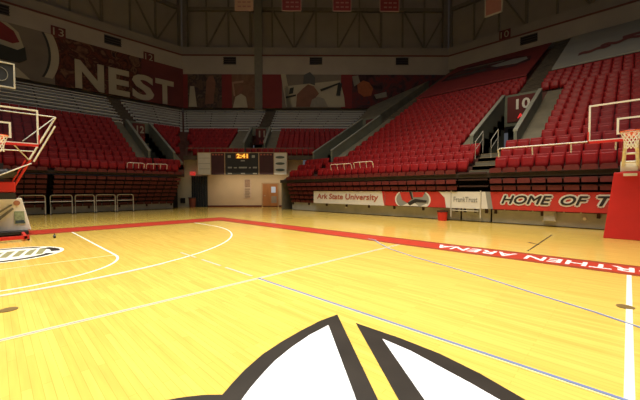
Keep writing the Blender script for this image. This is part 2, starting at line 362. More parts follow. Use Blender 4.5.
# vomitories: parapets, portal wall, side steps, stairs
def vomitory(key, number, upper_l, up_end, front_l):
    F, i0, i1, b0, b1, s0, s1 = VOM[key]
    bm = bm_new(); zf = F.zp(s0)-.6
    fbox(bm, F, i0-.1, i1+.1, s0, s1+1.5, zf-.2, zf)
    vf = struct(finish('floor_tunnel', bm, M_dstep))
    bm = bm_new()
    for l in (i0-.14, i1):
        framp(bm, F, l, l+.14, s0, s1, F.zp(s0)+.45, F.zp(s1)+.5, zf, zf)
    pw = struct(finish('wall_parapet', bm, M_para))
    bm = bm_new()
    for l in (i0-.17, i1-.03):
        framp(bm, F, l, l+.2, s0, s1, F.zp(s0)+.53, F.zp(s1)+.58, F.zp(s0)+.45, F.zp(s1)+.5)
    finish('parapet_cap', bm, M_cap, pw)
    bm = bm_new(); c = (i0+i1)/2; zt = F.zp(s1)+.5
    fbox(bm, F, i0-.14, c-.1, s1, s1+.2, zf, zt); fbox(bm, F, c-.1, i1+.14, s1, s1+.2, zf+2.3, zt)
    pt = struct(finish('wall_portal', bm, M_para))
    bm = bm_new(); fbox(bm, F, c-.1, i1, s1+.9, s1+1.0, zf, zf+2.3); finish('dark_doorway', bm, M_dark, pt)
    bm = bm_new()
    for a, b in ((b0, i0-.14), (i1+.14, b1)):
        framp(bm, F, a, b, s0, BEND[key], F.zp(s0)-.28, F.zp(BEND[key])-.28, F.zp(s0)-1, F.zp(BEND[key])-1)
    struct(finish('floor_side_ramp', bm, M_step))
    # sign
    t = thing('section_sign', {'R1': 'dark red sign with large cream 10 above the tunnel right of centre', 'R2': 'small dim red section sign above the shadowed far corner tunnel',
                               'L': 'red section 12 sign above the tunnel in the left stand', 'D': 'red section 11 sign above the tunnel over the scoreboard'}[key], 'sign', F.P(c, s1-.04, zt-1.6), 'section number signs over the tunnels')
    bm = bm_new(); fbox(bm, F, c-.75 if key=='R1' else c-.5, c+.75 if key=='R1' else c+.5, s1-.08, s1-.02, zt-1.75, zt-.15); part('sign_panel', bm, M_murdr, t)
    if number:
        wdt = .75 if key == 'R1' else .6; c -= .12
        ftext(F, number, c+wdt/2, c-wdt/2, s1-.1, zt-1.0, zt-.35, t, M_banw if key == 'R1' else M_murw, 'sign_number', bold=.03)
        ftext(F, 'A-J' if key == 'R1' else 'A-H', c+.3, c-.3, s1-.1, zt-1.65, zt-1.27, t, M_exit if key == 'R1' else M_banr, 'sign_letters', bold=.03)
    # upper stair: real steps a little above the terrace
    bm = bm_new(); bn = bm_new(); s = s1+.2
    while s < up_end-.05:
        z = F.zp(s)-.3; fbox(bm, F, upper_l[0], upper_l[1], s, s+.4, z-.9, z); fbox(bn, F, upper_l[0]+.02, upper_l[1]-.02, s-.01, s+.05, z, z+.012); s += .4
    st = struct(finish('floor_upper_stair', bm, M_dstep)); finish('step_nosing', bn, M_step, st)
    if front_l:
        bm = bm_new(); bn = bm_new(); s = F.s0
        while s < s0-.05:
            z = F.zp(s)-.5; fbox(bm, F, front_l[0], front_l[1], s, s+.4, max(z-.4, 2.03), z+.05); fbox(bn, F, front_l[0]+.02, front_l[1]-.02, s-.012, s+.06, z+.05, z+.065); s += .4
        st = struct(finish('floor_front_stair', bm, M_step)); finish('step_nosing', bn, M_nose, st)
vomitory('R1', '10', (4.5, 5.75), 40, (4.4, 5.45))
vomitory('R2', '', (15.3, 16.4), 40, None)
vomitory('L', '12', (-9.5, -8.4), 40, None)
vomitory('D', '11', (5.0, 6.1), 40, None)
# upper tarps on the right stand, murals on left and corner walls
def tarp(name, label, l0, l1, s0, s1, m):
    t = thing(name, label, 'banner', FR.P((l0+l1)/2, s0, FR.zp(s0)))
    bm = bm_new(); framp(bm, FR, l0, l1, s0, s1, FR.zp(s0)+.12, FR.zp(s1)+.12, FR.zp(s0)+.02, FR.zp(s1)+.02); part('cloth', bm, m, t); return t
def on_tarp(t, polys, m, name, dz=.15):
    bm = bm_new()
    for poly in polys:
        prism(bm, poly, dz, dz+.02, lambda l, s, z: FR.P(l, s, FR.zp(s)+z))
    return part(name, bm, m, t)
t1 = tarp('seat_cover_banner', 'red tarp with dark bird emblem covering the upper rows left of the section 10 stair', 5.9, 15.2, 29.0, 39.4, mat('tarp_red', (.20, .014, .014), .7, .1))
on_tarp(t1, [[(6.6, 33.6), (7.6, 32.6), (10, 33.2), (12.5, 33.0), (14.6, 33.4), (14.6, 35.8), (13, 37.6), (10.5, 37.0), (8.2, 36.6), (6.8, 35.2)]], P_purple, 'emblem_body')
on_tarp(t1, [[(6.9, 34.2), (7.6, 33.4), (9.4, 34.0), (10.2, 34.9), (8.4, 35.6), (7.2, 35.2)]], M_bang, 'emblem_beak', .18)
on_tarp(t1, [[(9.2, 36.2), (13.6, 36.9), (13.4, 36.5), (9.4, 35.8)]], M_murt, 'emblem_line', .18)
on_tarp(t1, [[(10.3, 33.6), (14.4, 33.9), (14.3, 34.4), (10.4, 34.3)], [(10.6, 35.5), (14, 35.2), (14, 35.6), (10.9, 36.1)]], M_murk, 'emblem_stroke', .18)
t2 = tarp('seat_cover_banner', 'silver tarp with dark red scribble covering the upper rows at far right', -9, 4.3, 28.9, 39.4, M_murs)
def squig(l0, l1, s0, amp): 
    p = [(l0+(l1-l0)*i/12, s0+amp*math.sin(i*1.1)+.06*i) for i in range(13)]
    return [[(a[0], a[1]), (b[0], b[1]), (b[0], b[1]+.7), (a[0], a[1]+.7)] for a, b in zip(p, p[1:])]
on_tarp(t2, squig(3.0, 1.2, 31.0, .15)+squig(1.8, -.8, 32.0, .3)+squig(.6, -6, 33.2, .2)+squig(-.6, -6, 31.6, .3), mat('scribble_red', (.16, .035, .03), .8, .2), 'scribble')
def wallpoly(F, polys, d, m, name, root, th=.03):
    for p in polys:
        bm = bm_new(); prism(bm, p, d-th, d, lambda l, z, s: F.P(l, s, z)); part(name, bm, m, root)
MZ0, MZ1 = 11.55, 16.25
def mural(F, label, l0, l1, m, cat='banner', ex=(MZ0, MZ1)):
    t = thing('wall_mural', label, cat, F.P((l0+l1)/2, 39.55, MZ0)); bm = bm_new(); fbox(bm, F, l0, l1, 39.45, 39.55, ex[0], ex[1] if F is FL else 15.66); part('panel', bm, m, t); return t
# left wall: emblem, crowd photo with letters
ml = mural(FL, 'mural with giant round bird emblem on the upper left wall', -4.25, 7, M_murt)
cz = 14.2
circ = [(-(4.60-4.6*(1-math.cos(a))), cz+4.6*math.sin(a)) for a in [(-.48+.93*i/12) for i in range(13)]]
circ2 = [(-(3.95-4.6*(1-math.cos(a))), cz+4.6*math.sin(a)) for a in [(-.48+.93*i/12) for i in range(13)]]
wallpoly(FL, [circ+circ2[::-1]], 39.44, M_murw, 'white_ring', ml)
k1 = [(-(4.0-4.6*(1-math.cos(a))), cz+4.6*math.sin(a)) for a in [(-.48+.93*i/12) for i in range(13)]]
k2 = [(-(3.82-4.6*(1-math.cos(a))), cz+4.6*math.sin(a)) for a in [(-.48+.93*i/12) for i in range(13)]]
wallpoly(FL, [k1+k2[::-1]], 39.42, M_murk, 'dark_ring', ml)
wallpoly(FL, [[(6.00, 16.2), (-1.10, 16.2), (-1.80, 15.6), (-2.15, 14.3), (-1.70, 14.0), (0.10, 14.2), (6.00, 14.6)]], 39.42, M_murw, 'bird_edge', ml)
wallpoly(FL, [[(6.00, 16.2), (-0.60, 16.2), (-1.50, 15.6), (-1.85, 14.75), (-1.40, 14.5), (0.10, 14.75), (6.00, 15.2)]], 39.39, M_murr, 'bird_red', ml)
wallpoly(FL, [[(6.00, 14.5), (0.10, 14.3), (-1.70, 14.0), (-2.20, 14.4), (-2.30, 13.3), (-1.80, 12.9), (-0.70, 12.9), (1.10, 13.3), (6.00, 13.6)]], 39.37, M_murk, 'bird_black', ml)
wallpoly(FL, [[(6.00, 13.4), (1.10, 13.15), (-0.70, 12.85), (-1.70, 12.4), (-2.50, 11.6), (6.00, 11.6)]], 39.41, M_murw, 'bird_white', ml)
mn = mural(FL, 'crowd photo mural with giant cream letters NEST on the left upper wall', -16.4, -4.25, P_crowd)
bm = bm_new(); fbox(bm, FL, -16.4, -11.8, 39.38, 39.45, MZ0, MZ1); part('red_field', bm, M_murdr, mn)
for ch, a, b in (('N', -5.78, -8.2), ('E', -8.6, -10.55), ('S', -10.8, -13.05), ('T', -13.2, -15.25)):
    ftext(FL, ch, a, b, 39.36, 11.62, 14.42, mn, M_murw, 'letter', depth=.05, bold=.035)
# corner wall murals

m_ = mural(FD, 'plain red mural strip at the left end of the corner wall', lD(188), 16.3, M_murr)
m_ = mural(FD, 'dark mural photo of a group of players on the corner wall', lD(222), lD(188), P_team)
wallpoly(FD, [[(13.6, 12), (12.6, 12.1), (12.3, 14.6), (12.6, 15.5), (13.1, 15.4), (13.4, 14.8)]], 39.43, M_skin, 'player_figure', m_)
wallpoly(FD, [[(15.6, 11.7), (14.6, 11.7), (14.9, 14.2), (15.4, 14.2)]], 39.43, M_murw, 'pale_figure', m_)
m_ = mural(FD, 'narrow red mural strip between two player photos on the corner wall', lD(232), lD(222), M_murr)
m_ = mural(FD, 'brown mural photo of a player in white jersey left of the grey column', lD(258), lD(232), P_tan)
wallpoly(FD, [[(10.2, 11.6), (8.4, 11.6), (8.6, 12.9), (9.2, 13.3), (9.9, 12.9)]], 39.43, M_murw, 'jersey', m_)
wallpoly(FD, [[(9.6, 13.2), (9.1, 13.3), (8.9, 14.0), (9.2, 14.4), (9.6, 14.1)]], 39.43, M_skin, 'face', m_)
wallpoly(FD, [[(10.3, 14.7), (8.9, 14.9), (8.9, 14.65), (10.1, 14.5), (9.9, 13.0), (10.1, 13.0)]], 39.42, mat('mural_arm', (.34, .2, .13), .85, .1), 'raised_arm', m_)
m_ = mural(FD, 'wide red mural strip right of the grey column', lD(282), lD(259), M_murr)
m_ = mural(FD, 'mural photo of a cheering fan in a cap between wide and slanted red strips', lD(341), lD(282), M_murt)
def ZD(v): return 1.506+(190-v)/FPX*39.5
pp = lambda pts: [(lD(u), ZD(v)) for u, v in pts]
wallpoly(FD, [pp([(281, 76), (286, 76), (292, 108), (286, 108)]), pp([(284, 88), (340, 82), (344, 98), (345, 108), (287, 108)])], 39.43, M_murw, 'white_clothing', m_)
wallpoly(FD, [pp([(296, 108), (297, 96), (303, 90), (308, 86), (314, 88), (319, 95), (313, 102), (310, 108)])], 39.40, M_skin, 'face', m_)
wallpoly(FD, [pp([(303, 86), (304, 77), (310, 74), (315, 79), (315, 87), (309, 85)])], 39.38, mat('mural_cap', (.09, .09, .085), .85, .1), 'cap', m_)
wallpoly(FD, [pp([(310, 108), (312, 101), (318, 98), (324, 100), (328, 108)])], 39.36, mat('mural_grey', (.26, .24, .19), .85, .1), 'glove', m_)
wallpoly(FD, [pp([(286, 98), (296, 96), (296, 97.5), (286, 100)]), pp([(290, 90), (294, 89), (293, 95), (289, 96)]), pp([(320, 91), (340, 84), (340, 85.5), (321, 93)]), pp([(338, 85), (342, 85), (340, 97), (336, 97)])], 39.35, M_murk, 'dark_marks', m_)
m_ = mural(FD, 'slanted red mural strip right of the cheering fan', lD(352), lD(341), M_murr)
m_ = mural(FD, 'dark purple mural photo with orange ball at the right of the corner wall', -16.4, lD(352), P_purple)
wallpoly(FD, [pp([(357, 86), (363, 82), (369, 84), (373, 90), (371, 97), (364, 98), (358, 94)])], 39.42, mat('mural_orange', (.30, .085, .03), .85, .15), 'ball', m_)
wallpoly(FD, [pp([(352, 78), (358, 77), (360, 84), (354, 88)]), pp([(374, 96), (386, 93), (387, 98), (376, 100)])], 39.42, mat('mural_grey2', (.22, .2, .16), .85, .1), 'glove_marks', m_)
# beam vents and beam number signs
def vent(F, l, z, label, d=39.5, w_=1.5):
    t = thing('beam_vent', label, 'vent', F.P(l, d, z), 'dark vents along the upper beam'); bm = bm_new()
    fbox(bm, F, l-w_/2, l+w_/2, d, d+.09, z-.42, z+.42); part('opening', bm, M_dark, t)
    bm = bm_new()
    for q in range(4): fbox(bm, F, l-w_/2-.04, l+w_/2+.04, d-.05, d-.01, z-.42+q*.25, z-.36+q*.25)
    part('louvre', bm, M_iron, t)
vent(FL, -9.1, 17.3, 'dark vent on the left beam above the letters NEST')
vent(FL, -.5, 17.3, 'dark vent on the left beam at the far left edge')
vent(FD, lD(230), 17.35, 'dark vent on the corner beam, leftmost of three')
vent(FD, lD(316), 17.35, 'dark vent on the corner beam, middle of three')
vent(FD, lD(402), 17.35, 'dark vent on the corner beam, rightmost of three')
vent(FR, 7.9, 17.3, 'dark vent on the right beam above the red tarp')
for F, l, z, txt, lab in ((FL, -4.6, 16.6, '13', 'small red number 13 sign on the beam beside the round emblem'), (FL, -12.6, 16.6, '12', 'small red number 12 sign on the beam above letter S'), (FR, 10.2, 18.6, '10', 'small dark number 10 sign above the right beam')):
    t = thing('beam_sign', lab, 'sign', F.P(l, 39.4, z), 'number signs on the beam')
    dd = 39.5 if z < 18 else 39.7
    bm = bm_new(); fbox(bm, F, l-.55, l+.55, dd-.06, dd, z-.5, z+.5); part('sign_panel', bm, M_murdr, t)
    ftext(F, txt, l+.4, l-.4, dd-.08, z-.35, z+.35, t, M_murw, 'sign_number')
# ================================================================== TUNNEL / CORNER
bm = bm_new(); fbox(bm, FD, 1.2, 9.6, 28.0, 28.2, 0, 4.2); struct(finish('wall_tunnel_end', bm, M_cream))
bm = bm_new(); fbox(bm, FD, 1.2, 9.6, 27.97, 28.0, 0, .14); struct(finish('baseboard_tunnel', bm, M_bmar))
bm = bm_new(); fbox(bm, FD, 9.6, 12.9, 28.02, 28.2, 0, 4.2); struct(finish('wall_tunnel_side', bm, M_cream2))
bm = bm_new(); fbox(bm, FD, D_r(27.6), oct_l(27.6), 27.45, 27.6, 4.1, 4.45); struct(finish('wall_corner_front', bm, M_dstep))
# rail along corner front
t = thing('guard_rail', 'thin dark guard rail along the front of the corner seats above the scoreboard', 'railing', FD.P(5, 27.5, 4.45)); bm = bm_new()
tube(bm, [FD.P(.2, 27.5, 5.1), FD.P(11.2, 27.5, 5.1)], .03, 6)
for q in range(23): tube(bm, [FD.P(.2+q*.5, 27.5, 4.45), FD.P(.2+q*.5, 27.5, 5.1)], .014, 5)
part('bars', bm, M_stud, t)
t = thing('tunnel_curtain', 'tall dark navy curtain filling the opening left of the cream wall', 'curtain', FD.P(10.2, 27.9, 0)); bm = bm_new()
N = 24; pl = [(9.55+1.4*i/N, 27.9+.05*math.sin(i*1.7)) for i in range(N+1)]
for a, b in zip(pl, pl[1:]): fbox(bm, FD, a[0], b[0], a[1]-.02, a[1]+.02, .02, 2.68)
part('cloth', bm, M_navy, t)
bm = bm_new(); tube(bm, [FD.P(9.5, 27.9, 2.72), FD.P(11, 27.9, 2.72)], .03, 6); part('rod', bm, M_iron, t)
t = thing('plastic_bin', 'reddish brown bin on the floor in front of the navy curtain', 'bin', FD.P(10.7, 27.4, 0)); bm = bm_new()
P0 = FD.P(10.7, 27.4, 0)
def lathe(bm, c, prof, seg=20):
    rings = [[bm.verts.new((c[0]+r*math.cos(2*math.pi*k/seg), c[1]+r*math.sin(2*math.pi*k/seg), c[2]+z)) for k in range(seg)] for r, z in prof]
    for a, b in zip(rings, rings[1:]):
        for k in range(seg): bm.faces.new((a[k], a[(k+1) % seg], b[(k+1) % seg], b[k]))
    bm.faces.new(rings[0][::-1]); bm.faces.new(rings[-1])
lathe(bm, P0, [(.24, 0), (.30, .78), (.33, .8), (.33, .84), (.27, .84), (.25, .7)]); part('body', bm, mat('bin_brown', (.20, .05, .03), .5), t)
bm = bm_new(); lathe(bm, P0, [(.335, .80), (.35, .82), (.34, .86), (.33, .86), (.32, .80)]); part('rim', bm, M_iron, t)
t = thing('exit_sign', 'small glowing red exit sign beside the scoreboard left panel', 'sign', FD.P(10.35, 27.6, 2.85)); bm = bm_new()
fbox(bm, FD, 10.5, 10.95, 27.58, 27.68, 2.78, 3.08); part('housing', bm, M_exit, t); ftext(FD, 'EXIT', 10.92, 10.53, 27.57, 2.84, 3.02, t, M_banw)
bm = bm_new(); fbox(bm, FD, 11.55, 11.95, 27.95, 28.02, .35, .8); o = finish('wall_hatch', bm, M_dark); tag(o, 'small black square hatch low on the cream pillar', 'hatch')
# door, notice column
t = thing('door', 'brown wooden door with small bright window in the cream tunnel wall', 'door', FD.P(4.05, 27.95, 0)); t['kind'] = 'structure'; t.name = 'door_1'
bm = bm_new(); fbox(bm, FD, 3.42, 4.72, 27.93, 27.99, .1, 2.02); part('door_leaf', bm, M_door, t)
bm = bm_new(); fbox(bm, FD, 3.32, 3.42, 27.9, 28, 0, 2.12); fbox(bm, FD, 4.72, 4.82, 27.9, 28, 0, 2.12); fbox(bm, FD, 3.42, 4.72, 27.9, 28, 2.02, 2.12); part('door_frame', bm, mat('door_frame_tan', (.45, .28, .15), .6), t)
bm = bm_new(); fbox(bm, FD, 3.6, 3.98, 27.9, 27.93, 1.25, 1.78); part('door_window', bm, M_glass, t)
bm = bm_new(); fbox(bm, FD, 3.52, 3.98, 27.91, 27.93, .35, .95); part('kick_panel', bm, mat('panel_grey', (.3, .25, .2), .6), t)
bm = bm_new(); tube(bm, [FD.P(4.6, 27.9, .98), FD.P(4.5, 27.88, .98)], .02, 6); part('door_handle', bm, M_rail, t)
t = thing('wall_poster', 'tall narrow notice with small lines of type left of the brown door', 'poster', FD.P(6.05, 27.97, .7)); bm = bm_new()
fbox(bm, FD, 5.75, 6.4, 27.96, 27.99, .75, 2.45); part('paper', bm, mat('poster_paper', (.60, .45, .33), .7), t)
bm = bm_new(); fbox(bm, FD, 5.85, 6.3, 27.94, 27.96, 1.75, 2.4); part('picture', bm, mat('poster_picture', (.35, .22, .15), .7, .3, 4), t)
bm = bm_new()
for q in range(5): fbox(bm, FD, 5.85+.05*(q % 2), 6.3, 27.94, 27.96, .85+.17*q, .93+.17*q)
part('text_lines', bm, mat('poster_text', (.24, .16, .11), .7), t)
# scoreboard
sb = thing('scoreboard', 'wide scoreboard with glowing amber clock and dark panels over the tunnel', 'scoreboard', FD.P(6.5, 27.3, 2.7))
SZ0, SZ1, SD = 2.82, 4.66, 27.3
_off = Vector((0, 0, 0))
def sL(u): return l_of(FD, u, 27.35, 165)
for (u0, u1, m, nm) in ((198, 211, M_banw, 'sponsor_panel'), (211, 225, M_sbm, 'stats_panel'), (225, 259, M_sbk, 'score_panel'), (259, 274, M_sbm, 'stats_panel'), (274, 287, M_banw, 'sponsor_panel')):
    bm = bm_new(); fbox(bm, FD, sL(u1)+.03, sL(u0)-.03, SD, SD+.3, SZ0, SZ1); part(nm, bm, m, sb)
bm = bm_new()
for u in (198, 211, 225, 259, 274, 287): fbox(bm, FD, sL(u)-.03, sL(u)+.03, SD-.02, SD+.3, SZ0, SZ1)
fbox(bm, FD, sL(287), sL(198), SD-.02, SD+.3, SZ1, SZ1+.05); part('frame', bm, mat('sb_frame', (.5, .36, .2), .5), sb)
for z in (3.28, 3.74, 4.2):
    bm = bm_new(); fbox(bm, FD, sL(210), sL(199), SD-.02, SD, z, z+.05); part('text_line', bm, M_base, sb)
for z in (3.1, 3.64, 4.18):
    bm = bm_new(); prism(bm, [(sL(286)+.1+.4*(1+math.cos(a)), z+.11+.11*math.sin(a)) for a in [2*math.pi*i/16 for i in range(16)]], SD-.02, SD, lambda l, z, s: FD.P(l, s, z)); part('sponsor_logo', bm, mat('logo_dark', (.08, .11, .09), .6), sb)
for a, b in ((212, 224), (260, 273)):
    for q in range(4):
        bm = bm_new(); l = sL(a)-(sL(a)-sL(b))*(q+.15)/4.1; fbox(bm, FD, l-.16, l, SD-.02, SD, 4.46, 4.58); part('header_block', bm, M_bant, sb)
bm = bm_new(); fbox(bm, FD, sL(249), sL(236), SD-.03, SD, 4.18, 4.62); part('clock_panel', bm, M_amberd, sb)
ftext(FD, '2:41', sL(237), sL(248), SD-.05, 4.21, 4.59, sb, M_amber, 'clock_digits', bold=.035)
for u0, u1, z, h_ in ((228, 231, 4.25, .22), (252, 255, 4.25, .22), (241, 245, 3.95, .1), (228, 232, 3.35, .13), (234, 237, 3.35, .1), (239, 247, 3.35, .13), (249, 251, 3.35, .1), (253, 257, 3.35, .13), (228, 232, 2.86, .1), (241, 245, 2.86, .1), (253, 257, 2.86, .1)):
    bm = bm_new(); fbox(bm, FD, sL(u1), sL(u0), SD-.02, SD, z, z+h_); part('caption', bm, M_sbt, sb)
# unseen area lamp added to brighten the cream tunnel wall
area('tunnel_wall_fill', FD.P(5.6, 26.6, 2.75), (6, .3), 32, (1.0, .84, .58), FD.P(5.6, 28.0, .9), 150)
# ================================================================== LOWER BLEACHERS
def bank(F, label, l0, l1, s_top, s_bot, z_top, z_bot, n, seats=True, name='retracted_bleacher', row_m=None):
    t = thing(name, label, 'bleachers', F.P((l0+l1)/2, (s_top+s_bot)/2, 0), 'folded bleachers along the court')
    for j in range(n):
        f = j/(n-1); s = s_top+(s_bot-s_top)*f; z = z_top-(z_top-z_bot)*f; dz = (z_top-z_bot)/(n-1)
        bm = bm_new(); fbox(bm, F, l0, l1, s+.03, s+(.6 if z < F.zp(F.s0)-TREAD-.13 else .10), z-dz*.22, z); part('bench_deck', bm, M_bblk, t)
        if seats:
            bm = bm_new(); k = int((l1-l0)/.5); wd = (l1-l0)/k
            for q in range(k):
                a = l0+q*wd+.03; b = l0+(q+1)*wd-.03; c = (a+b)/2
                poly = [(a, z-dz*.72), (b, z-dz*.72), (b, z-dz*.2), (b-.05, z-dz*.04), (a+.05, z-dz*.04), (a, z-dz*.2)] if j else [(a, z-.05), (b, z-.05), (b, z+.10), (b-.07, z+.15), (a+.07, z+.15), (a, z+.10)]
                prism(bm, poly, s-.02 if j else s+.02, s+.03 if j else s+.07, lambda l, z, s: F.P(l, s, z))
            part('folded_seat_row', bm, M_bmar, t)
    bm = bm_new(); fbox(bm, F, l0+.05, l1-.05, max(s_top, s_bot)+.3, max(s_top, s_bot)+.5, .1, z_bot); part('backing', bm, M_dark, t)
    bm = bm_new(); fbox(bm, F, l0, l1, s_bot+.08, s_bot+.2, .03, z_bot-.06); part('base_panel', bm, M_base, t)
    k = max(2, int((l1-l0)/1.6))
    for q in range(k+1):
        l = l0+.15+(l1-l0-.3)*q/k
        bm = bm_new(); fbox(bm, F, l-.05, l+.05, s_bot+.0, s_bot+.08, z_bot-.38, z_bot-.16); part('support_bracket', bm, M_bblk, t)
    return t
bank(FR, 'dark maroon folded bleacher at right behind the banner reading HOME OF', -8, 4.42, 14.95, 15.5, 2.28, .80, 6)
bank(FR, 'narrow dark folded bleacher stair with bare treads below the section 10 steps', 4.5, 5.75, 14.95, 15.5, 2.28, .80, 6, False)
bank(FR, 'long dark maroon folded bleacher behind the white university banner', 5.83, 18.2, 14.95, 15.5, 2.28, .80, 6)
bank(FL, 'dark maroon folded bleacher behind the row of steel crowd rails', -9.9, -2.42, 24.3, 26.1, 2.72, .66, 8)
bank(FL, 'dark folded bleacher at far left behind the white hoop base', -2.15, 5, 24.3, 26.1, 2.72, .66, 8)
# front fascia kerbs under the first red row
bm = bm_new(); fbox(bm, FR, -9, 19, 15.08, 15.19, 2.03, 2.24); struct(finish('trim_kerb_right', bm, M_bdark))
bm = bm_new(); fbox(bm, FL, -10.1, 6, 24.46, 24.59, 2.54, 2.70); struct(finish('trim_kerb_left', bm, M_bdark))
# end wings of the left bank (stepped, visible beside the pillar)
for j in range(7):
    pass
# crowd rails on the left
for i, (x0, x1) in enumerate(((1.40, 2.21), (2.46, 3.59), (3.76, 4.83), (4.94, 6.10), (6.23, 7.28))):
    t = thing('crowd_rail', ['leftmost low steel rail in front of left bleachers, nearest the hoop base', 'second low steel rail from the hoop base', 'middle of the five low steel rails before the left bleachers', 'fourth low steel rail from the hoop base', 'rightmost low steel rail in front of left bleachers'][i], 'railing', ((x0+x1)/2*.94, 25.35, 0), 'low steel rails before the left bleachers')
    bm = bm_new(); y = 25.35; r = .12; x0 = -.107+(x0+.107)*.94; x1 = -.107+(x1+.107)*.94
    if i == 0: x0 = .9
    tube(bm, [(x0, y, .02), (x0, y, 1.2-r), (x0+.04, y, 1.17), (x0+r, y, 1.2), (x1-r, y, 1.2), (x1-.04, y, 1.17), (x1, y, 1.2-r), (x1, y, .02)], .032, 6); part('hoop_tube', bm, M_rail, t)
    bm = bm_new(); tube(bm, [(x0, y, .8), (x1, y, .8)], .026, 6); part('mid_bar', bm, M_rail, t)
    for xf in (x0, x1): bm = bm_new(); bx(bm, xf-.06, xf+.06, y-.1, y+.1, 0, .04); part('foot', bm, M_iron, t)
# hand rails above the first rows
def handrail(F, l0, l1, s, z0, z1, label, r=.03, m=M_railw, n=3, drop=.35):
    t = thing('hand_rail', label, 'railing', F.P((l0+l1)/2, s, z0-drop), 'white hand rails on the first seat rows')
    bm = bm_new(); tube(bm, [F.P(l0, s+.12, z0-drop), F.P(l0, s+.02, z0-.05), F.P(l0+.08, s, z0), F.P(l1-.08, s, z1), F.P(l1, s+.02, z1-.05), F.P(l1, s+.12, z1-drop)], r, 6); part('top_tube', bm, m, t)
    for q in range(1, n):
        l = l0+(l1-l0)*q/n; z = z0+(z1-z0)*q/n
        bm = bm_new(); tube(bm, [F.P(l, s, z), F.P(l, s+.1, z-drop)], r*.8, 6); part('post', bm, m, t)
handrail(FR, .38, 4.1, 15.12, 3.24, 3.26, 'long white hand rail above the HOME OF banner')
handrail(FR, 10.63, 12.0, 15.12, 3.14, 3.14, 'short white hand rail in the long stand, nearer piece', .02)
handrail(FR, 12.2, 13.9, 15.12, 3.1, 3.12, 'short white hand rail in the long stand, farther piece', .02)
handrail(FL, -7.35, -6.3, 24.5, 3.38, 3.38, 'short white hand rail left in the left stand', .025)
handrail(FL, -8.9, -7.5, 24.5, 3.40, 3.36, 'short white hand rail right in the left stand', .025)
# stair rails by the section 10 tunnel
for l, lab in ((5.45, 'left'), (4.75, 'right')):
    t = thing('stair_rail', 'thin steel stair rail at the foot of section 10 tunnel, %s one' % lab, 'railing', FR.P(l, 17.3, 3.5), 'stair rails by the section 10 tunnel')
    bm = bm_new(); tube(bm, [FR.P(l, 16.4, 3.0), FR.P(l, 16.4, 3.85), FR.P(l, 17.5, 4.5), FR.P(l, 17.5, 3.4)], .016, 6); part('tube', bm, M_rail, t)
    bm = bm_new(); tube(bm, [FR.P(l, 16.4, 3.45), FR.P(l, 17.5, 4.1)], .012, 6); part('mid_bar', bm, M_rail, t)
# ================================================================== BANNERS ON THE RIGHT STAND
BS = 15.24
def banner(label, l0, l1, m, z0=.62, z1=1.40):
    t = thing('apron_banner', label, 'banner', FR.P((l0+l1)/2, BS, z0), 'banners along the right bleachers')
    bm = bm_new(); fbox(bm, FR, l0, l1, BS, BS+.03, z0, z1); part('vinyl', bm, m, t); return t
def onb(t, polys, m, name, d=BS-.008):
    bm = bm_new()
    for p in polys: prism(bm, p, d-.006, d, lambda l, z, s: FR.P(l, s, z))
    return part(name, bm, m, t)
b1 = banner('white banner with dull red university name', 9.86, 15.55, M_banw, .60, 1.41)
ftext(FR, 'Ark State University', 15.2, 10.3, BS-.01, .80, 1.24, b1, M_bant, 'lettering', hv=.012, depth=.01, shear=.1)
onb(b1, [[(9.86, .60), (9.86, 1.41), (10.05, 1.41), (9.97, 1.0), (9.88, .60)]], M_banr, 'red_edge')
b2 = banner('red and white banner with round bird emblem', 6.17, 9.84, M_banr)
def ell(cx, cz, rx, rz, a0=0, a1=2*math.pi, n=28): return [(cx+rx*math.cos(a0+(a1-a0)*i/n), cz+rz*math.sin(a0+(a1-a0)*i/n)) for i in range(n+(abs(a1-a0) < 6))]
def clipz(p): return [(l, min(max(z, .62), 1.40)) for l, z in p]
onb(b2, [clipz(ell(8.18, .98, 1.02, .62))], M_banw, 'white_ring')
onb(b2, [clipz(ell(8.18, .98, .93, .56))], M_bang, 'grey_disc', BS-.016)
onb(b2, [[(8.9, 1.38), (8.75, .95), (8.45, .80), (8.2, 1.0), (8.35, 1.38)], [(8.15, 1.38), (8.1, 1.1), (7.6, 1.12), (7.45, 1.38)]], M_banr, 'red_feathers', BS-.024)
onb(b2, [[(8.45, .80), (8.0, 1.02), (7.35, .95), (7.4, .84), (7.9, .86), (8.3, .66)], [(8.35, 1.38), (8.2, 1.0), (8.12, 1.0), (8.22, 1.38)]], M_padk, 'black_beak', BS-.030)
onb(b2, [[(8.75, .64), (8.3, .84), (8.0, .80), (7.8, .64)], [(7.7, .64), (7.35, .80), (7.3, .64)]], M_banw, 'white_face', BS-.026)
onb(b2, [[(6.17, .62), (6.17, 1.40), (6.75, 1.40), (6.45, 1.1), (6.38, .62)]], M_banw, 'white_corner')
b3 = banner('white sponsor banner with small grey name between the red banners', 4.83, 6.12, M_banw)
ftext(FR, 'FrankTrust', 6.02, 4.95, BS-.01, .92, 1.16, b3, M_bang, 'lettering', depth=.01, bold=.01)
bm = bm_new(); fbox(bm, FR, 4.9, 6.1, BS-.02, BS+.02, .50, .54); fbox(bm, FR, 4.8, 4.84, BS-.02, BS+.02, .2, 1.45); fbox(bm, FR, 6.12, 6.16, BS-.02, BS+.02, .2, 1.45); part('hanging_frame', bm, M_rail, b3)
b4 = banner('red banner with black and white words HOME OF THE', -6, 4.78, M_banr, .64, 1.40)
onb(b4, [[(4.78, .64), (4.78, 1.40), (4.62, 1.40), (4.5, .64)]], M_banw, 'white_edge')
onb(b4, [[(4.62, 1.40), (4.42, 1.40), (4.30, .64), (4.5, .64)]], M_bang, 'grey_stripe', BS-.012)
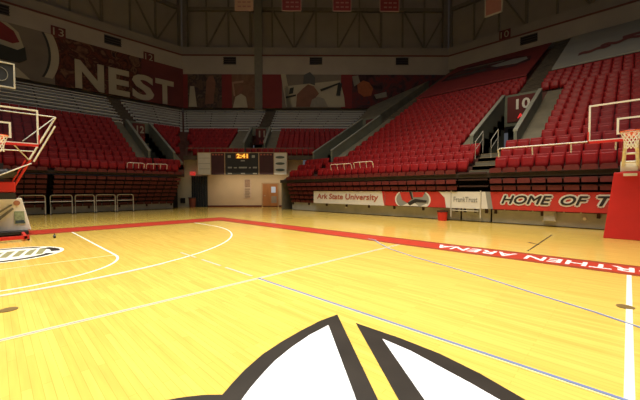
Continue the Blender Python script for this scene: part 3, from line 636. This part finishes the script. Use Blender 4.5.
for body, a, b in (('HOME', 3.96, 2.2), ('OF', 1.90, 1.10), ('THE', .82, -.5), ('REDBIRDS', -.9, -4.2)):
    ftext(FR, body, a, b, BS-.010, .90, 1.24, b4, M_banw, 'lettering_outline', hv=.075, depth=.006, shear=.3)
    ftext(FR, body, a, b, BS-.024, .90, 1.24, b4, M_padk, 'lettering', hv=.014, depth=.006, shear=.3)
# items on the right base
t = thing('floor_bin', 'small bright red bin on the floor under the bird emblem banner', 'bin', (15.1, 6.5, 0)); bm = bm_new()
lathe(bm, (15.1, 6.5, 0), [(.20, 0), (.235, .42), (.25, .43), (.25, .46), (.21, .46), (.2, .36)]); part('body', bm, M_pad, t)
bm = bm_new(); lathe(bm, (15.1, 6.5, 0), [(.252, .42), (.262, .44), (.255, .475), (.245, .475), (.24, .43)]); part('rim', bm, M_padk, t)
t = thing('electrical_box', 'light grey box on the bleacher base under the word HOME', 'box', (15.5, 2.25, .3)); bm = bm_new()
fbox(bm, FR, 2.08, 2.48, 15.40, 15.56, .22, .64); part('housing', bm, mat('box_grey', (.48, .47, .40), .6), t, bevel=.01)
bm = bm_new(); fbox(bm, FR, 2.11, 2.45, 15.38, 15.40, .25, .61); part('cover', bm, mat('box_grey2', (.42, .41, .35), .6), t)
for l, lab in ((1.2, 'under the word THE'), (12.9, 'under the white university banner')):
    bm = bm_new(); prism(bm, ell(l, .38, .06, .06, n=12), 15.5, 15.56, lambda l, z, s: FR.P(l, s, z)); o = finish('outlet_plate', bm, M_railw); tag(o, 'tiny round white outlet on the bleacher base '+lab, 'outlet')
# ================================================================== SEATS
def seat_parts(detail=True):
    back = bm_new(); N = 6
    def curved(bm, y, z0, z1, w0, th, bulge, lean):
        rows = []
        for z in (z0, (z0+z1)/2, z1-.03, z1):
            for side in (0, 1):
                rows.append([bm.verts.new((w0*(-.5+i/N)*(0.94 if z == z1 else 1), y+lean*(z-z0)+bulge*(1-(2*i/N-1)**2)+(th if side else 0), z)) for i in range(N+1)])
        f, b = rows[0::2], rows[1::2]
        for A_, flip in ((f, 0), (b, 1)):
            for r0, r1 in zip(A_, A_[1:]):
                for i in range(N): bm.faces.new((r0[i], r0[i+1], r1[i+1], r1[i]))
        for i in range(N):
            bm.faces.new((f[0][i], b[0][i], b[0][i+1], f[0][i+1])); bm.faces.new((f[-1][i], f[-1][i+1], b[-1][i+1], b[-1][i]))
        for i in (0, N):
            for k in range(3): bm.faces.new((f[k][i], f[k+1][i], b[k+1][i], b[k][i]))
    curved(back, .12, .34, .82, .47, .025, .03, .16)
    pan = bm_new(); curved(pan, 0.0, .18, .70, .45, .035, -.02, .10)
    leg = bm_new(); bx(leg, -.22, .22, .08, .12, .33, .37)
    for x in (-.2, .2): hexa(leg, [(x-.02, .05, 0), (x+.02, .05, 0), (x+.02, .16, 0), (x-.02, .16, 0), (x-.02, .03, .42), (x+.02, .03, .42), (x+.02, .14, .42), (x-.02, .14, .42)])
    return back, pan, leg
def seat_list():
    out = []
    def row(F, key, k, s, a, b, desc, anchor, frm):
        n = int((b-a+.001)/.5)
        if n < 1: return
        wd = (b-a)/n if n > 3 else .5
        for q in range(n):
            idx = q if frm == 'lo' else n-1-q
            l = a+.25+q*.5 if frm == 'lo' else b-.25-(n-1-q)*.5
            out.append((F, l, s+.32, F.zp(s)-TREAD, desc, k, idx, anchor))
    for k in range(17):
        s = FR.s0+.8*k
        near = s+.4 < 17.6; mid = 17.6 <= s+.4 < 25.3
        hi = 4.35 if near else (3.05 if mid else 4.45)
        row(FR, 'R', k, s, -7.0, hi, 'right section', 'right of the section 10 stairs', 'hi')
        lo = 5.5 if near else (6.75 if mid else 5.8)
        hi2 = 15.9 if near else (15.15 if mid else 15.25)
        row(FR, 'R', k, s, lo, hi2, 'long section', 'left of the section 10 stairs', 'lo')
        if s < 24.5 and not mid: row(FR, 'R', k, s, 16.0, 18.7, 'far end block', 'left of the corner tunnel', 'lo')
    for k in range(11):
        s = FL.s0+.8*k
        if s > 33.0: continue
        near = s+.4 < 26.2
        row(FL, 'L', k, s, (-7.4 if not near else -8.3), 3.5, 'left stand', 'left of the section 12 tunnel', 'lo')
        a = -oct_l(s)+.1; b = -10.85 if not near else -8.4
        row(FL, 'L', k, s, a, b, 'left stand', 'right of the section 12 tunnel', 'hi')
    for k in range(7):
        s = FD.s0+.8*k
        near = s+.4 < 28.4
        row(FD, 'D', k, s, (8.05 if not near else 6.3), oct_l(s)-.2, 'corner stand', 'left of the section 11 tunnel', 'lo')
        row(FD, 'D', k, s, D_r(s)+.2, (3.65 if not near else 6.2), 'corner stand', 'right of the section 11 tunnel', 'hi')
    return out
ORD = ['first', 'second', 'third', 'fourth', 'fifth', 'sixth', 'seventh', 'eighth', 'ninth', 'tenth', 'eleventh', 'twelfth', 'thirteenth', 'fourteenth', 'fifteenth', 'sixteenth', 'seventeenth', 'eighteenth', 'nineteenth', 'twentieth']
def ordn(i):
    return ORD[i] if i < 20 else 'twenty-'+ORD[i-20]
def project(p):
    d = p-CAM; z = d.dot(CF)
    if z < .1: return None
    return 320+FPX*d.dot(CR)/z, 200-FPX*d.dot(CU)/z, z
S = seat_list(); vis = []; rest = []
for e in S:
    F, l, s, z, *_ = e
    q = project(F.P(l, s, z+.6))
    if q and 2 < q[0] < 638 and 2 < q[1] < 395 and not (q[0] > 586 and 96 < q[1] < 100): vis.append((q[2], e))
    else: rest.append(e)
vis.sort(key=lambda t: t[0]); near = [e for _, e in vis[:300]]; rest += [e for _, e in vis[300:]]
print('SEATS', len(S), 'in frame', len(vis))
bk, pn, lg = seat_parts()
me_b = bpy.data.meshes.new('backrest'); bmesh.ops.recalc_face_normals(bk, faces=bk.faces); bk.to_mesh(me_b); me_b.materials.append(M_seat)
me_p = bpy.data.meshes.new('folded_seat'); bmesh.ops.recalc_face_normals(pn, faces=pn.faces); pn.to_mesh(me_p); me_p.materials.append(M_seat2)
me_l = bpy.data.meshes.new('bracket'); lg.to_mesh(me_l); me_l.materials.append(M_iron)
for me in (me_b, me_p):
    for p in me.polygons: p.use_smooth = True
proto = None
for F, l, s, z, desc, k, idx, anchor in near:
    label = 'red folding seat, %s row up, %s seat %s' % (ordn(k), ordn(idx), anchor)
    if proto is None:
        r = thing('stadium_seat', label, 'seat'); proto = r
        kids = []
        for nm, me in (('backrest', me_b), ('folded_seat', me_p), ('bracket', me_l)):
            c = bpy.data.objects.new(nm, me); COL.objects.link(c); c.parent = r; kids.append(c)
    else:
        r = proto.copy(); COL.objects.link(r); r['label'] = label
        for c0 in kids:
            c = c0.copy(); c.parent = r; COL.objects.link(c)
    r['group'] = 'red folding stadium seats'
    r.location = F.P(l, s, z); r.rotation_euler = (0, 0, F.rot())
allm = bm_new()
tmp = bpy.data.meshes.new('tmp'); 
for src in (bk, pn, lg): pass
for F, l, s, z, *_ in rest:
    mtx = Matrix.Translation(F.P(l, s, z)) @ Matrix.Rotation(F.rot(), 4, 'Z')
    for me in (me_b, me_p):
        n0 = len(allm.verts); allm.from_mesh(me); allm.verts.ensure_lookup_table()
        bmesh.ops.transform(allm, matrix=mtx, verts=allm.verts[n0:])
bk.free(); pn.free(); lg.free()
me = bpy.data.meshes.new('stadium_seat_mass'); allm.to_mesh(me); allm.free(); me.materials.append(M_seat)
for p in me.polygons: p.use_smooth = True
o = bpy.data.objects.new('distant_stadium_seats', me); COL.objects.link(o)
tag(o, 'all the farther small red folding seats filling the upper rows of the stands', 'seats', 'red folding stadium seats', 'stuff')
# ================================================================== ALUMINIUM BENCHES
def benches(F, lo, hi, stair, where, cut_names):
    for k in range(8):
        s = 33.3+.8*k
        if s > 39.3: break
        z = F.zp(s)-TREAD
        for (a, b), nm in zip(segs(lo(s), hi(s), [stair]), cut_names):
            t = thing('aluminium_bench', 'long aluminium bench, %s row above the red seats, %s' % (ordn(k), nm), 'bench', F.P((a+b)/2, s, z), 'aluminium benches under the murals')
            bm = bm_new(); fbox(bm, F, a+.1, b-.1, s+.10, s+.42, z+.40, z+.47); part('seat_plank', bm, M_alu, t)
            bm = bm_new(); fbox(bm, F, a+.1, b-.1, s+.0, s+.04, z-.0, z+.22); part('kick_board', bm, M_alu, t)
            n = max(2, int((b-a)/2.5))
            for q in range(n+1):
                l = a+.3+(b-a-.6)*q/n; bm = bm_new(); fbox(bm, F, l-.04, l+.04, s+.2, s+.34, z, z+.40); part('support_leg', bm, M_iron, t)
benches(FL, lambda s: -oct_l(s), lambda s: 6, (-9.5, -8.4), '', ['right of the section 12 stairs', 'left of the section 12 stairs'])
benches(FD, lambda s: -3.55-.494*(s-33.5), lambda s: oct_l(s), (5.0, 6.1), '', ['right of the section 11 stairs', 'left of the section 11 stairs'])
# ================================================================== HANGING BANNERS
for u0, u1, m, lab in ((235, 253, mat('pennant_tan', (.42, .27, .16), .8, .06), 'tan championship banner hanging from the roof, leftmost'), (282, 301, M_murr, 'dark red hanging banner with wide text, second from the left'), (333, 351, M_murr, 'dark red hanging banner, third from the left'), (380, 399, M_murr, 'dark red hanging banner, fourth from the left')):
    d = 34.0; L = lambda u: l_of(FD, u, d, 5)
    a, b = L(u1), L(u0); z0 = 1.506+(190-14.3)/FPX*d
    t = thing('hanging_banner', lab, 'banner', FD.P((a+b)/2, d, z0), 'banners hanging from the roof')
    bm = bm_new(); fbox(bm, FD, a, b, d, d+.02, z0, z0+3.0); part('cloth', bm, m, t)
    bm = bm_new(); fbox(bm, FD, a, b, d-.02, d+.03, z0-.06, z0+.04); fbox(bm, FD, a-.03, a+.03, d-.02, d+.03, z0, z0+3); fbox(bm, FD, b-.03, b+.03, d-.02, d+.03, z0, z0+3)
    part('border', bm, mat('pennant_edge', (.42, .26, .2), .8, .06), t)
    bm = bm_new()
    for r in range(3):
        for q in range(3): fbox(bm, FD, a+.25+q*.5, a+.6+q*.5, d-.01, d, z0+.35+r*.45, z0+.5+r*.45)
    part('text_marks', bm, mat('pennant_text', (.30, .14, .11), .8, .06), t)
    bm = bm_new(); tube(bm, [FD.P(a, d, z0+3), FD.P(b, d, z0+3)], .04, 6)
    for l in (a, b): tube(bm, [FD.P(l, d, z0+3), FD.P(l, d, 30)], .015, 5)
    part('hanger', bm, M_iron, t)
t = thing('hanging_banner', 'orange-white hanging banner turned sideways at upper right of centre', 'banner', FR.P(9.6, 30, 17), 'banners hanging from the roof')
bm = bm_new(); fbox(bm, FR, 8.5, 9.9, 32, 32.02, 17.4, 20.4); part('cloth', bm, mat('pennant_orange', (.34, .14, .09), .8, .06), t)
bm = bm_new(); fbox(bm, FR, 8.5, 9.9, 31.97, 32.03, 17.35, 17.5); fbox(bm, FR, 8.45, 8.55, 31.97, 32.03, 17.4, 20.4); fbox(bm, FR, 9.85, 9.95, 31.97, 32.03, 17.4, 20.4); part('border', bm, M_murw, t)
bm = bm_new(); tube(bm, [FR.P(8.5, 32, 20.4), FR.P(8.5, 32, 30)], .015, 5); tube(bm, [FR.P(9.9, 32, 20.4), FR.P(9.9, 32, 30)], .015, 5); part('hanger', bm, M_iron, t)
# ================================================================== BASKETBALL HOOPS
def glass_mat():
    m = bpy.data.materials.new('board_glass'); m.use_nodes = True; nt = m.node_tree; nt.nodes.clear()
    o = nt.nodes.new('ShaderNodeOutputMaterial'); mx = nt.nodes.new('ShaderNodeMixShader'); tr = nt.nodes.new('ShaderNodeBsdfTransparent'); gl = nt.nodes.new('ShaderNodeBsdfGlossy')
    fr = nt.nodes.new('ShaderNodeFresnel'); fr.inputs[0].default_value = 1.45
    tr.inputs[0].default_value = (.93, .94, .93, 1); gl.inputs['Roughness'].default_value = .05
    nt.links.new(fr.outputs[0], mx.inputs[0]); nt.links.new(tr.outputs[0], mx.inputs[1]); nt.links.new(gl.outputs[0], mx.inputs[2]); nt.links.new(mx.outputs[0], o.inputs[0]); return m
M_glassb = glass_mat()
def hoop_head(root, F, sb_, lc=0.0, padm=M_pad):
    """backboard face at distance sb_, rim toward the court"""
    def fr(bm, l0, l1, z0, z1, w_, d0, d1):
        fbox(bm, F, l0, l1, d0, d1, z0, z0+w_); fbox(bm, F, l0, l1, d0, d1, z1-w_, z1); fbox(bm, F, l0, l0+w_, d0, d1, z0+w_, z1-w_); fbox(bm, F, l1-w_, l1, d0, d1, z0+w_, z1-w_)
    bm = bm_new(); fbox(bm, F, lc-.90, lc+.90, sb_+.01, sb_+.022, 2.92, 3.95); g = part('backboard_glass', bm, M_glassb, root)
    bm = bm_new(); fr(bm, lc-.915, lc+.915, 2.90, 3.97, .045, sb_, sb_+.05); part('backboard_frame', bm, M_frame, root)
    bm = bm_new(); fr(bm, lc-.305, lc+.305, 3.05, 3.51, .05, sb_-.004, sb_+.004); part('target_square', bm, M_frame, root)
    bm = bm_new(); fbox(bm, F, lc-.93, lc+.93, sb_-.02, sb_+.07, 2.85, 2.915)
    for a in (-.93, .90): fbox(bm, F, lc+a, lc+a+.03, sb_-.02, sb_+.07, 2.85, 3.2)
    part('board_padding', bm, padm, root)
    c = F.P(lc, sb_-.15-.2286, 3.05); bm = bm_new()
    ring = [c+F.n*.2286*math.cos(2*math.pi*i/24)+F.t*.2286*math.sin(2*math.pi*i/24) for i in range(25)]; tube(bm, ring, .014, 6)
    fbox(bm, F, lc-.09, lc+.09, sb_-.17, sb_, 2.99, 3.06); fbox(bm, F, lc-.12, lc+.12, sb_-.02, sb_, 2.88, 3.08); part('rim', bm, M_hoop, root)
    bm = bm_new(); rows = 6; cols = 12
    rad = [.2286, .20, .175, .15, .135, .13, .14]
    def pt(i, r, off): a = 2*math.pi*(i+off)/cols; return c+F.n*rad[r]*math.cos(a)+F.t*rad[r]*math.sin(a)-Vector((0, 0, .45*r/rows))
    for i in range(cols):
        for dr in (1, -1):
            tube(bm, [pt(i, r, (dr*r*.5)) for r in range(rows+1)], .0075, 4)
    part('net', bm, M_net, root)
# left game hoop (baseline, faces the court)
hp = thing('basketball_hoop', 'portable game hoop with white logo base at the left frame edge', 'basketball hoop', (0, 14.7, 0))
hoop_head(hp, FL, 13.11)
V = Vector
# base pads
bm = bm_new()
hexa(bm, [(-.78, 14.7, .14), (.78, 14.7, .14), (.70, 17.2, .14), (-.70, 17.2, .14), (-.56, 14.75, 1.25), (.56, 14.75, 1.25), (.5, 16.9, 1.0), (-.5, 16.9, 1.0)])
part('base_pad', bm, mat('pad_white', (.85, .82, .72), .45, .03), hp, bevel=.03)
bp = [o for o in COL.objects if o.name.startswith('base_pad')][-1]
def fpad(x, z): # point on sloping front of pad
    return V((x, 14.695+.05*(z-.14)/1.11-.012, z))
def padpoly(poly, m, name, e=.0):
    bm = bm_new(); lo = [bm.verts.new(fpad(x, z)+V((0, -e-.008, 0))) for x, z in poly]; hi = [bm.verts.new(fpad(x, z)+V((0, .01, 0))) for x, z in poly]; n = len(poly)
    bm.faces.new(lo); bm.faces.new(hi[::-1])
    for i in range(n): bm.faces.new((lo[i], hi[i], hi[(i+1) % n], lo[(i+1) % n]))
    local(hp, bm); return finish(name, bm, m, bp)
padpoly(ell(.43, 1.08, .085, .085, n=20), mat('ball_orange', (.45, .2, .11), .5, .1), 'ball_logo')
padpoly([(-.3, .35), (.32, .93), (.36, .88), (-.24, .26)], M_bang, 'dark_stripe')
padpoly([(-.3, .60), (.30, 1.04), (.32, 1.00), (-.26, .54)], M_bang, 'dark_stripe')
padpoly([(.36, .38), (.36, .80), (.60, .80), (.63, .38)], mat('sticker_green', (.35, .42, .25), .5, .3, 12), 'sponsor_sticker')
padpoly([(.38, .40), (.38, .50), (.60, .50), (.62, .40)], mat('sticker_dark', (.05, .08, .10), .5, .3, 12), 'sticker_band', .004)
bm = bm_new(); bx(bm, -.68, .68, 14.3, 17.0, .06, .15); part('base_plate', bm, M_padk, hp)
bm = bm_new()
for x in (-.55, .5): bx(bm, x, x+.07, 12.9, 14.8, .06, .14)
bx(bm, -.6, .62, 12.9, 13.0, .05, .15); part('red_floor_frame', bm, M_pad, hp)
for x in (-.6, .6):
    bm = bm_new()
    tube(bm, [(x-.03, 13.0, .06), (x+.03, 13.0, .06)], .06, 12); part('caster', bm, M_padk, hp)
# mast, pads, V arms
bm = bm_new(); bx(bm, -.14, .14, 14.9, 15.2, 1.2, 2.4); part('mast', bm, M_padk, hp)
bm = bm_new(); hexa(bm, [(-.42, 14.25, 1.22), (.42, 14.25, 1.22), (.42, 14.7, 1.22), (-.42, 14.7, 1.22), (-.38, 14.25, 1.42), (.38, 14.25, 1.42), (.38, 14.7, 1.42), (-.38, 14.7, 1.42)]); part('black_pad', bm, M_padk, hp)
bm = bm_new(); bx(bm, -.40, .40, 14.28, 14.62, 1.44, 1.78); part('red_pad', bm, M_pad, hp, bevel=.03)
bm = bm_new(); tube(bm, [(-.34, 14.3, 2.02), (.12, 14.3, 2.02), (.28, 14.3, 2.06), (.33, 14.3, 2.14)], .16, 12); part('upper_black_pad', bm, M_padk, hp)
for sx in (1, -1):
    nm = 'support_arm'
    bm = bm_new(); tube(bm, [(sx*1.46, 14.3, 4.03), (sx*.74, 14.3, 2.50)], .028, 8); tube(bm, [(sx*1.44, 14.3, 3.72), (sx*.86, 14.3, 2.46)], .026, 8); part('upper_arm', bm, M_frame, hp)
    bm = bm_new(); tube(bm, [(sx*.78, 14.3, 2.52), (sx*.27, 14.4, 1.42)], .036, 8); tube(bm, [(sx*.66, 14.3, 2.50), (sx*.2, 14.4, 1.5)], .022, 8); part('lower_arm', bm, M_pad, hp)
    bm = bm_new(); tube(bm, [(sx*1.42, 14.3, 4.0), (sx*.55, 13.3, 3.0)], .016, 6); tube(bm, [(sx*.75, 14.3, 2.5), (sx*.3, 13.3, 2.95)], .018, 6); tube(bm, [(sx*.8, 14.3, 2.4), (0, 14.0, 1.95)], .022, 6); part('stay_rod', bm, M_rail, hp)
bm = bm_new(); tube(bm, [(-1.46, 14.3, 4.03), (1.46, 14.3, 4.03)], .018, 8); part('top_cross_tube', bm, M_frame, hp)
bm = bm_new(); tube(bm, [(-.85, 14.3, 2.80), (.85, 14.3, 2.80)], .016, 8); part('lower_cross_tube', bm, M_frame, hp)
bm = bm_new(); tube(bm, [(0, 13.2, 3.2), (0, 15.05, 2.35)], .05, 8); part('boom', bm, M_padk, hp)
bm = bm_new(); tube(bm, [(0, 13.16, 3.9), (0, 13.3, 4.5), (0, 13.4, 4.57)], .025, 8); part('shot_clock_stand', bm, M_iron, hp)
sc = thing('shot_clock', 'dark boxed shot clock with pale frame above the left backboard', 'shot clock', (0, 13.5, 4.6))
bm = bm_new(); bx(bm, -.41, .41, 13.45, 13.75, 4.62, 5.3); part('housing', bm, M_sbk, sc)
bm = bm_new()
for (a, b, c, d) in ((-.44, .44, 4.58, 4.62), (-.44, .44, 5.29, 5.33), (-.44, -.40, 4.62, 5.29), (.40, .44, 4.62, 5.29)): bx(bm, a, b, 13.42, 13.47, c, d)
part('frame', bm, M_rail, sc)
bm = bm_new(); tube(bm, [V((.16*math.cos(a)+.12, 13.44, 4.96+.2*math.sin(a))) for a in [2*math.pi*i/14 for i in range(15)]], .01, 5); part('unlit_digit', bm, M_bang, sc)
# right practice hoop
hr = thing('basketball_hoop', 'practice hoop with tall red padded base at the right edge', 'basketball hoop', (13.3, 0, 0))
hoop_head(hr, FR, 12.2)
bm = bm_new(); hexa(bm, [(13.05, -.56, .0), (13.05, .52, .0), (14.9, .52, .0), (14.9, -.56, .0), (13.25, -.38, 2.05), (13.25, .22, 2.05), (14.2, .22, 2.05), (14.2, -.38, 2.05)])
hexa(bm, [(13.0, -.58, .0), (13.0, .56, .0), (13.1, .56, .0), (13.1, -.58, .0), (13.2, -.42, 2.02), (13.2, .36, 2.02), (13.3, .36, 2.02), (13.3, -.42, 2.02)])
part('base_pad', bm, M_pad, hr, bevel=.02)
bm = bm_new(); bx(bm, 13.3, 13.6, -.16, .22, 2.0, 2.35); part('mast_collar', bm, M_frame, hr)
bm = bm_new()
for l in (-.17, .17): tube(bm, [(13.45, l, 2.1), (13.0, l*.8, 2.55), (12.3, l*.6, 3.1)], .045, 8)
for f in (.25, .5, .75):
    p = V((13.45, 0, 2.1)).lerp(V((12.4, 0, 3.0)), f); tube(bm, [p+V((0, -.14, 0)), p+V((0, .14, 0))], .035, 6)
part('support_arm', bm, M_frame, hr)
bm = bm_new(); bx(bm, 13.14, 13.2, -.15, .15, 1.90, 1.98); part('name_plate', bm, M_frame, hr)
# small black roller on floor beside the left hoop
t = thing('floor_roller', 'tiny black caster standing on the floor right of the hoop base', 'caster', (1.2, 12.95, 0)); bm = bm_new()
tube(bm, [(1.17, 12.95, .05), (1.23, 12.95, .05)], .05, 12); part('wheel', bm, M_padk, t)
bm = bm_new(); tube(bm, [(1.2, 12.95, .05), (1.2, 12.95, .14)], .012, 6); part('stem', bm, M_padk, t)
